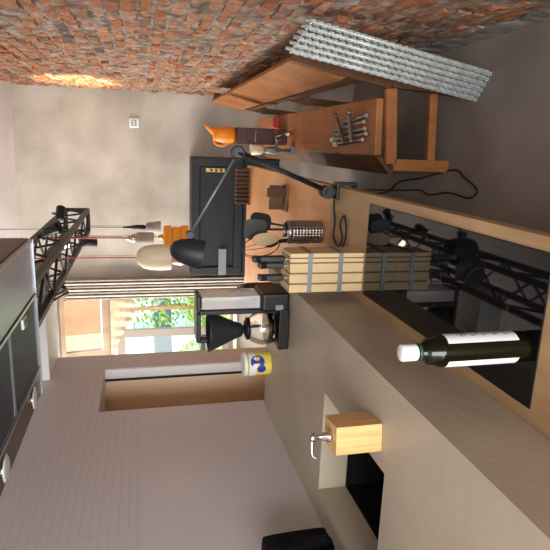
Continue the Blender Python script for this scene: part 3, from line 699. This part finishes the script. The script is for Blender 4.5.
bm = bmn(); lathe(bm, [(.018, -.014), (.018, .014)], J, 20, M3=Matrix.Rotation(PI / 2, 3, 'X')); tube(bm, [J + Vector((.025 * math.cos(q * PI / 12), -.02, .025 * math.sin(q * PI / 12) + .004)) for q in range(24)], .0035, 6, closed=True); obj('elbow_joint', bm, 'blackmetal', t)
bm = bmn(); tube(bm, [J, Hh], .0048, 8); obj('upper_arm', bm, 'greysteel', t)
ax = Vector((-.02, 0, -1)).normalized(); ax = Vector((-.22, -.12, -1)).normalized()
ap = Vector((-.402, ly, 1.445)); R = (-ax).to_track_quat('Z', 'Y').to_matrix()
bm = bmn(); lathe(bm, [(.059, -.130), (.058, -.10), (.053, -.07), (.044, -.035), (.028, -.010), (.006, 0), (.004, -.004), (.026, -.014), (.041, -.038), (.050, -.072), (.055, -.10), (.056, -.130), (.059, -.130)], ap, 40, M3=R, caps=False); sh = obj('lamp_shade', bm, 'charcoal', t)
bm = bmn(); lathe(bm, [(.012, -.012), (.014, -.05), (.022, -.07), (.024, -.09), (.012, -.11), (.002, -.112)], ap, 20, M3=R); obj('bulb', bm, 'whiteplastic', sh)
bm = bmn(); q = Vector((-.372, ly, 1.352)); tube(bm, [Hh, Hh + Vector((-.012, 0, -.01)), q + Vector((.012, 0, .0))], .007, 8); lathe(bm, [(.014, -.02), (.014, .02)], Hh, 16, M3=Matrix.Rotation(PI / 2, 3, 'X')); obj('head_joint', bm, 'blackmetal', t)
bm = bmn(); tube(bm, smooth_pts([(-.19, ly + .01, T + .01), (-.24, ly + .02, T + .006), (-.30, ly + .0, T + .006), (-.36, 2.12, T + .006), (-.39, 2.06, T + .006), (-.35, 2.02, T + .006), (-.30, 2.05, T + .006), (-.26, 2.01, T + .006), (-.33, 1.98, T + .006), (-.42, 2.03, T + .006)]), .004, 6); obj('cord', bm, 'blackcord', t)

# ------------------------------------------------------------------ utensils
ux, uy, ur = -.372, 2.31, .052
t = thing('utensil_holder', 'perforated stainless steel utensil holder on the oak worktop', 'utensil holder', (ux, uy, T))
bm = bmn(); n, m = 44, 22; R_ = []
for j in range(m + 1): R_.append([bm.verts.new((ux + ur * math.cos(2 * PI * i / n), uy + ur * math.sin(2 * PI * i / n), T + .001 + .157 * j / m)) for i in range(n)])
for j in range(m):
    for i in range(n):
        if 1 <= j < m - 1 and j % 2 == 1 and i % 2 == 0: continue
        bm.faces.new((R_[j][i], R_[j][(i + 1) % n], R_[j + 1][(i + 1) % n], R_[j + 1][i])).smooth = True
bm.faces.new(R_[0][::-1])
o = obj('cylinder', bm, 'steel', t); md = o.modifiers.new('t', 'SOLIDIFY'); md.thickness = .0015
bm = bmn(); tube(bm, [(ux + ur * math.cos(2 * PI * i / 32), uy + ur * math.sin(2 * PI * i / 32), T + .159) for i in range(32)], .003, 8, closed=True); obj('rim', bm, 'steel', t)
G_ = 'utensils in the steel holder'
def utensil(name, label, foot, head, kind, mh, ms, wid, ln, tilt=0):
    f = Vector(foot); h = Vector(head); d = (h - f).normalized(); t = thing(name, label, name.replace('_', ' '), f, G_)
    bm = bmn(); tube(bm, [f, f.lerp(h, .5), h], [.006, .005, .005], 8); obj('handle', bm, mh, t)
    s = d.cross(Vector((0, -1, 0))).normalized(); s = (Matrix.Rotation(tilt, 3, d) @ s); nrm = s.cross(d); bm = bmn(); out = []
    K = 24
    for k in range(K):
        a = 2 * PI * k / K; ca, sa = math.cos(a), math.sin(a)
        e = .6 if kind == 'spatula' else 1.0
        px_ = math.copysign(abs(ca) ** e, ca) * wid / 2; py_ = math.copysign(abs(sa) ** e, sa) * ln / 2 + ln / 2
        if kind == 'spoon': px_ *= .85 + .25 * (py_ / ln)
        out.append(h + s * px_ + d * (py_ - .005))
    prism(bm, [p - nrm * .003 for p in out], nrm * .006); obj('blade' if kind == 'spatula' else 'bowl', bm, ms, t, bevel=.0015)
utensil('spatula', 'broad black spatula leaning right in the steel holder', (ux, uy + .02, T + .006), (ux + .035, uy + .02, 1.00), 'spatula', 'blackplastic', 'blackplastic', .082, .095, .3)
utensil('spatula', 'black spatula standing tallest in the steel holder', (ux + .01, uy, T + .006), (ux + .012, uy - .0, 1.02), 'spatula', 'blackplastic', 'blackplastic', .092, .105, 0)
utensil('wooden_spoon', 'pale wooden spoon in the steel holder', (ux - .01, uy - .02, T + .006), (ux - .02, uy - .045, .975), 'spoon', 'spoon', 'spoon', .058, .125, 0)
utensil('ladle', 'black ladle leaning left in the steel holder', (ux - .012, uy + .02, T + .006), (ux - .045, uy + .03, .96), 'spoon', 'blackplastic', 'blackplastic', .05, .07, .4)
t = thing('whisk', 'thin black wire whisk loop leaning toward the knives', 'whisk', (ux - .025, uy, T + .006), G_)
bm = bmn(); tube(bm, [(ux - .025, uy, T + .006), (ux - .043, uy - .01, .96)], .006, 8); obj('handle', bm, 'blackplastic', t)
for q in (0, .8, 1.6):
    bm = bmn(); c = Vector((ux - .045, uy - .01, .96)); pts = []
    for k in range(21):
        a = PI * k / 20; r_ = .052 * math.sin(a); pts.append(c + Vector((r_ * math.cos(q) * (1 if k else 1) - .03 * math.sin(a / 2) ** 2, r_ * math.sin(q), .165 * (1 - math.cos(a)) / 2)))
    back = [p for p in pts]; tube(bm, back, .0016, 5); tube(bm, [Vector((2 * c.x - p.x - .06 * ((p.z - c.z) / .165), 2 * c.y - p.y, p.z)) for p in pts], .0016, 5); obj('wire_loop', bm, 'blackmetal', t)

# knife block: upright plywood layers with two metal bands
t = thing('knife_block', 'light layered plywood knife block with two grey metal bands behind the hob', 'knife block', (-.437, 1.86, T))
kx0, kx1, ky0, ky1, kz1 = -.508, -.367, 1.802, 1.92, 1.046
edges = [kx0, -.480, -.4735, -.442, -.4355, -.404, -.398, -.386, -.381, kx1]
for i in range(9):
    dark = i % 2 == 1
    yo = .003 if dark else 0
    obj('gap_strip' if dark else 'plywood_layer', bx(((edges[i], ky0 + yo, T + .0005), (edges[i + 1], ky1, kz1 - yo))), 'plyline' if dark else 'ply', t)
for z in (.972, .858):
    bm = bmn(); 
    for lo, hi in (((kx0 - .002, ky0 - .003, z - .008), (kx1 + .002, ky0 - .0003, z + .008)), ((kx0 - .002, ky1 + .0003, z - .008), (kx1 + .002, ky1 + .003, z + .008)), ((kx0 - .003, ky0 - .003, z - .008), (kx0 - .0003, ky1 + .003, z + .008)), ((kx1 + .0003, ky0 - .003, z - .008), (kx1 + .003, ky1 + .003, z + .008))): box(bm, lo, hi)
    obj('metal_band', bm, 'greysteel', t)
G_ = 'knives in the plywood block'
for x, yk, h, l in ((-.392, 1.84, 1.175, 'tallest black-handled knife, nearest the utensil holder'), (-.418, 1.855, 1.150, 'middle black-handled knife in the plywood block'), (-.462, 1.85, 1.150, 'black-handled knife nearest the coffee machine')):
    k = thing('kitchen_knife', l, 'knife', (x, yk, kz1), G_)
    bm = bmn(); prism(bm, [(x - .011, yk - .014, kz1 + .012), (x - .011, yk + .014, kz1 + .012), (x - .011, yk + .011, h - .03), (x - .011, yk + .015, h), (x - .011, yk - .018, h - .004), (x - .011, yk - .012, h - .03)], (.022, 0, 0)); obj('handle', bm, 'blackplastic', k, bevel=.004)
    obj('blade', bx(((x - .0015, yk - .012, kz1 + .0005), (x + .0015, yk + .012, kz1 + .0119))), 'steel', k)
    bm = bmn()
    for q in (.35, .6, .85): lathe(bm, [(.003, -.0118), (.003, .0118)], (x, yk, kz1 + .012 + (h - kz1 - .03) * q), 10, M3=Matrix.Rotation(PI / 2, 3, 'Y'))
    obj('rivet', bm, 'steel', k)

# brown boards on the worktop
t = thing('wooden_stand', 'brown wooden stand of upright boards on the oak worktop behind the spatulas', 'wooden stand', (-.28, 2.9, T))
obj('board', bx(((-.275, 2.90, T + .012), (-.225, 2.912, .885))), 'brown', t, bevel=.002, label='dark narrow board')
obj('board', bx(((-.350, 2.955, T + .012), (-.215, 2.970, .86))), 'midbrown', t, bevel=.002)
obj('base', bx(((-.355, 2.885, T + .0005), (-.21, 2.985, T + .0118))), 'midbrown', t, bevel=.002)
t = thing('bottle_rack', 'dark brown ribbed wooden rack on the far end of the oak worktop', 'rack', (-.3, 3.99, T))
obj('back_board', bx(((-.43, 4.02, T + .0005), (-.175, 4.035, .875))), 'brown', t)
bm = bmn()
for k in range(9): box(bm, (-.43 + k * .0295, 3.965, T + .0125), (-.413 + k * .0295, 4.0195, .872))
obj('rib', bm, 'brown', t, bevel=.003); t.children[-1].name = 'ribs'
obj('base', bx(((-.435, 3.955, T + .0005), (-.17, 4.0195, T + .012))), 'midbrown', t)

# ------------------------------------------------------------------ bottle on the hob
bxx, byy = -.390, .922
Bz = T + .0045
t = thing('oil_bottle', 'dark green glass bottle with white cap and label standing on the hob', 'bottle', (bxx, byy, Bz))
bm = bmn(); lathe(bm, [(.028, Bz), (.0322, Bz + .006), (.0330, Bz + .02), (.0330, Bz + .198), (.0318, Bz + .206), (.0275, Bz + .214), (.0265, Bz + .226), (.021, Bz + .232), (.0170, Bz + .238), (.0165, Bz + .25)], (bxx, byy, 0), 40); b_ = obj('glass_body', bm, 'bottle', t)
bm = bmn(); lathe(bm, [(.0165, Bz + .2505), (.0170, Bz + .253), (.0170, Bz + .281), (.0155, Bz + .284), (.004, Bz + .2845)], (bxx, byy, 0), 32); obj('cap', bm, 'paper', t, label='white screw cap')
def wrap(bm, a0, a1, z0, z1, r, n=14):
    V = [[bm.verts.new((bxx + r * math.cos(a0 + (a1 - a0) * i / n), byy + r * math.sin(a0 + (a1 - a0) * i / n), z)) for z in (z0, z1)] for i in range(n + 1)]
    for i in range(n): bm.faces.new((V[i][0], V[i + 1][0], V[i + 1][1], V[i][1])).smooth = True
vd = math.atan2(-byy, -bxx)      # towards the front of the worktop
R_ = math.radians
bm = bmn(); wrap(bm, vd + R_(22), vd + R_(82), Bz + .034, Bz + .194, .0335); lb = obj('front_label', bm, 'paper', t, label='white paper label')
bm = bmn(); 
for k in range(16): wrap(bm, vd + R_(60 - (k % 3) * 5), vd + R_(74), Bz + .04 + k * .0082, Bz + .0435 + k * .0082, .0338, 5)
obj('label_text', bm, 'print', lb)
bm = bmn(); wrap(bm, vd - R_(82), vd - R_(42), Bz + .034, Bz + .194, .0335); obj('back_label', bm, 'paper', t, label='white paper label')
bm = bmn(); lathe(bm, [(.0172, Bz + .242), (.0185, Bz + .245), (.0172, Bz + .248)], (bxx, byy, 0), 32, caps=False); obj('neck_ring', bm, mat('green_rim', (.01, .07, .04), .3), t)

# ------------------------------------------------------------------ soap dispenser
t = thing('soap_dispenser', 'square bamboo soap dispenser with chrome pump beside the sink', 'soap dispenser', (-.705, 1.17, CT))
Rz = Matrix.Rotation(math.radians(7), 3, 'Z'); pc = Vector((-.705, 1.172, 0))
bm = bmn(); box(bm, (-.742, 1.128, CT + .0006), (-.670, 1.216, CT + .122), rot=Rz, piv=pc); obj('body', bm, 'bamboo', t, bevel=.002)
c0 = Vector((-.706, 1.168, CT + .122))
bm = bmn(); lathe(bm, [(.015, .0003), (.015, .010), (.011, .012), (.011, .022), (.0065, .024), (.0065, .042), (.012, .043), (.012, .054), (.009, .056)], c0, 24); pu = obj('pump', bm, 'chrome', t, label='chrome pump')
bm = bmn(); tube(bm, smooth_pts([c0 + Vector((0, 0, .049)), c0 + Vector((-.025, -.006, .051)), c0 + Vector((-.045, -.010, .049)), c0 + Vector((-.052, -.012, .038))]), .0042, 8); obj('spout', bm, 'chrome', pu)

# ------------------------------------------------------------------ coffee machine
t = thing('coffee_machine', 'black filter coffee machine with glass carafe on the far end of the concrete counter', 'coffee machine', (-.72, 2.12, CT))
z = CT
obj('base', bx(((-.812, 2.02, z + .0006), (-.640, 2.20, z + .045))), 'blackplastic', t, bevel=.006)
bm = bx(((-.652, 2.03, z + .0006), (-.575, 2.20, z + .115))); o = obj('motor_housing', bm, 'blackplastic', t, bevel=.012, seg=3)
obj('switch', bx(((-.642, 2.0245, z + .03), (-.622, 2.0295, z + .06))), 'greysteel', o)
obj('water_tank', bx(((-.640, 2.05, z + .118), (-.588, 2.18, z + .352))), mat('tank_plastic', (.80, .83, .85), .12, 0, .5, .6, 1.2), t, bevel=.006, label='clear water tank')
bm = bx(((-.662, 2.05, z + .04), (-.644, 2.08, z + .37)),); obj('column', bm, 'blackplastic', t, bevel=.003)
bm = bx(((-.775, 2.05, z + .355), (-.585, 2.16, z + .372)), ((-.785, 2.07, z + .325), (-.770, 2.11, z + .368))); obj('top_arm', bm, 'blackplastic', t, bevel=.004)
bcx, bcy = -.745, 2.10
bm = bmn(); lathe(bm, [(.018, z + .178), (.028, z + .185), (.034, z + .205), (.082, z + .315), (.085, z + .320), (.081, z + .322), (.030, z + .215), (.012, z + .190)], (bcx, bcy, 0), 36); obj('filter_basket', bm, 'charcoal', t)
bm = bmn(); lathe(bm, [(.050, z + .046), (.062, z + .052), (.070, z + .075), (.070, z + .105), (.060, z + .135), (.047, z + .150), (.045, z + .158), (.043, z + .158), (.045, z + .148), (.057, z + .133), (.067, z + .105), (.067, z + .075), (.059, z + .056), (.002, z + .050)], (bcx + .005, bcy, 0), 36, caps=False); ca = obj('carafe', bm, 'glass', t, label='clear glass carafe')
bm = bmn(); lathe(bm, [(.058, z + .055), (.0655, z + .075), (.0655, z + .083)], (bcx + .005, bcy, 0), 32); obj('coffee', bm, 'coffee', ca)
bm = bmn(); lathe(bm, [(.046, z + .1585), (.048, z + .162), (.030, z + .172), (.012, z + .1755)], (bcx + .005, bcy, 0), 28); obj('lid', bm, 'blackplastic', ca)
bm = bmn(); tube(bm, smooth_pts([(bcx - .01, bcy + .045, z + .155), (bcx - .02, bcy + .09, z + .15), (bcx - .02, bcy + .095, z + .10), (bcx - .01, bcy + .07, z + .075)]), .007, 8); obj('handle', bm, 'blackplastic', ca)
t = thing('reddish_jar', 'reddish brown jar standing behind the coffee machine water tank', 'jar', (-.60, 2.33, CT))
bm = bmn(); lathe(bm, [(.030, CT), (.034, CT + .01), (.034, CT + .12), (.028, CT + .14)], (-.64, 2.33, 0), 24); obj('body', bm, 'darkred', t)
bm = bmn(); lathe(bm, [(.029, CT + .1405), (.029, CT + .16)], (-.64, 2.33, 0), 24); obj('lid', bm, 'greycement', t)

# milk tub
qx, qy = -1.0, 2.34
t = thing('powder_tub', 'small white tub with blue and yellow print at the end of the counter', 'tub', (qx, qy, CT))
bm = bmn(); lathe(bm, [(.052, CT + .0006), (.054, CT + .004), (.055, CT + .060), (.055, CT + .105), (.050, CT + .112)], (qx, qy, 0), 36); bd = obj('body', bm, 'yellow', t)
def patch(bm, r, za, zb, a0, a1, wav=0):
    n = 24; V = []
    for i in range(n + 1):
        a = a0 + (a1 - a0) * i / n; q = math.sin(PI * i / n) * wav
        V.append([bm.verts.new((qx + r * math.cos(a), qy + r * math.sin(a), zz)) for zz in (za + q * .5, zb - .0)])
    for i in range(n): bm.faces.new((V[i][0], V[i + 1][0], V[i + 1][1], V[i][1])).smooth = True
bm = bmn(); patch(bm, .0556, CT + .075, CT + .104, -PI, PI); obj('white_band', bm, 'whiteplastic', bd)
bm = bmn()
for k in range(30):
    pass
def disc(bm, r, ca, cz, ra):
    n = 20; c = bm.verts.new((qx + r * math.cos(ca), qy + r * math.sin(ca), cz)); R0 = []
    for i in range(n):
        a = 2 * PI * i / n; an = ca + ra * math.cos(a) / r; R0.append(bm.verts.new((qx + r * math.cos(an), qy + r * math.sin(an), cz + ra * math.sin(a))))
    for i in range(n): bm.faces.new((c, R0[i], R0[(i + 1) % n]))
va = math.atan2(-qy, -qx)
disc(bm, .0562, va + .1, CT + .068, .033); disc(bm, .0566, va - .5, CT + .05, .02); obj('blue_print', bm, 'blue', bd, label='round blue emblem')
bm = bmn(); disc(bm, .0572, va - .25, CT + .080, .013); obj('white_print', bm, 'whiteplastic', bd)
bm = bmn(); lathe(bm, [(.0565, CT + .1125), (.057, CT + .116), (.057, CT + .126), (.053, CT + .129)], (qx, qy, 0), 36); obj('lid', bm, 'whiteplastic', t)

# faucet and the black cloth over it
fx, fy_ = -1.185, 1.25
t = thing('faucet', 'chrome faucet standing by the lilac wall under the black cloth', 'faucet', (fx, fy_, CT))
bm = bmn(); lathe(bm, [(.024, CT + .0006), (.024, CT + .012), (.014, CT + .016), (.014, CT + .19)], (fx, fy_, 0), 24); obj('body', bm, 'chrome', t)
bm = bmn(); tube(bm, smooth_pts([(fx, fy_, CT + .19), (fx + .01, fy_ + .01, CT + .220), (fx + .012, fy_ + .05, CT + .226), (fx + .012, fy_ + .10, CT + .215)]), .011, 10); obj('spout', bm, 'chrome', t)
bm = bmn(); nx, nz = 28, 30; G = []
for i in range(nx + 1):
    row = []
    for j in range(nz + 1):
        s_, v = i / nx, j / nz
        y = fy_ + .125 - .30 * s_ + .006 * math.sin(v * 9)
        top = CT + .235 - .01 * math.sin(s_ * 6)
        a = (v - .5) * 2
        xx = fx + .012 + math.copysign(min(.022, abs(a) * .12), a) + .008 * math.sin(s_ * 22 + v * 5) * abs(a)
        zz = top - max(0, abs(a) - .2) * .235 / .8 * (.97 + .03 * math.sin(s_ * 11)) - .006 * abs(a)
        row.append(bm.verts.new((xx + .02 * s_, y, max(CT + .045, zz))))
    G.append(row)
for i in range(nx):
    for j in range(nz): bm.faces.new((G[i][j], G[i + 1][j], G[i + 1][j + 1], G[i][j + 1])).smooth = True
o = obj('dish_cloth', bm, 'cloth'); md = o.modifiers.new('t', 'SOLIDIFY'); md.thickness = .008; md.offset = 1
tag(o, 'black fluffy dish cloth draped over the chrome faucet', 'cloth')
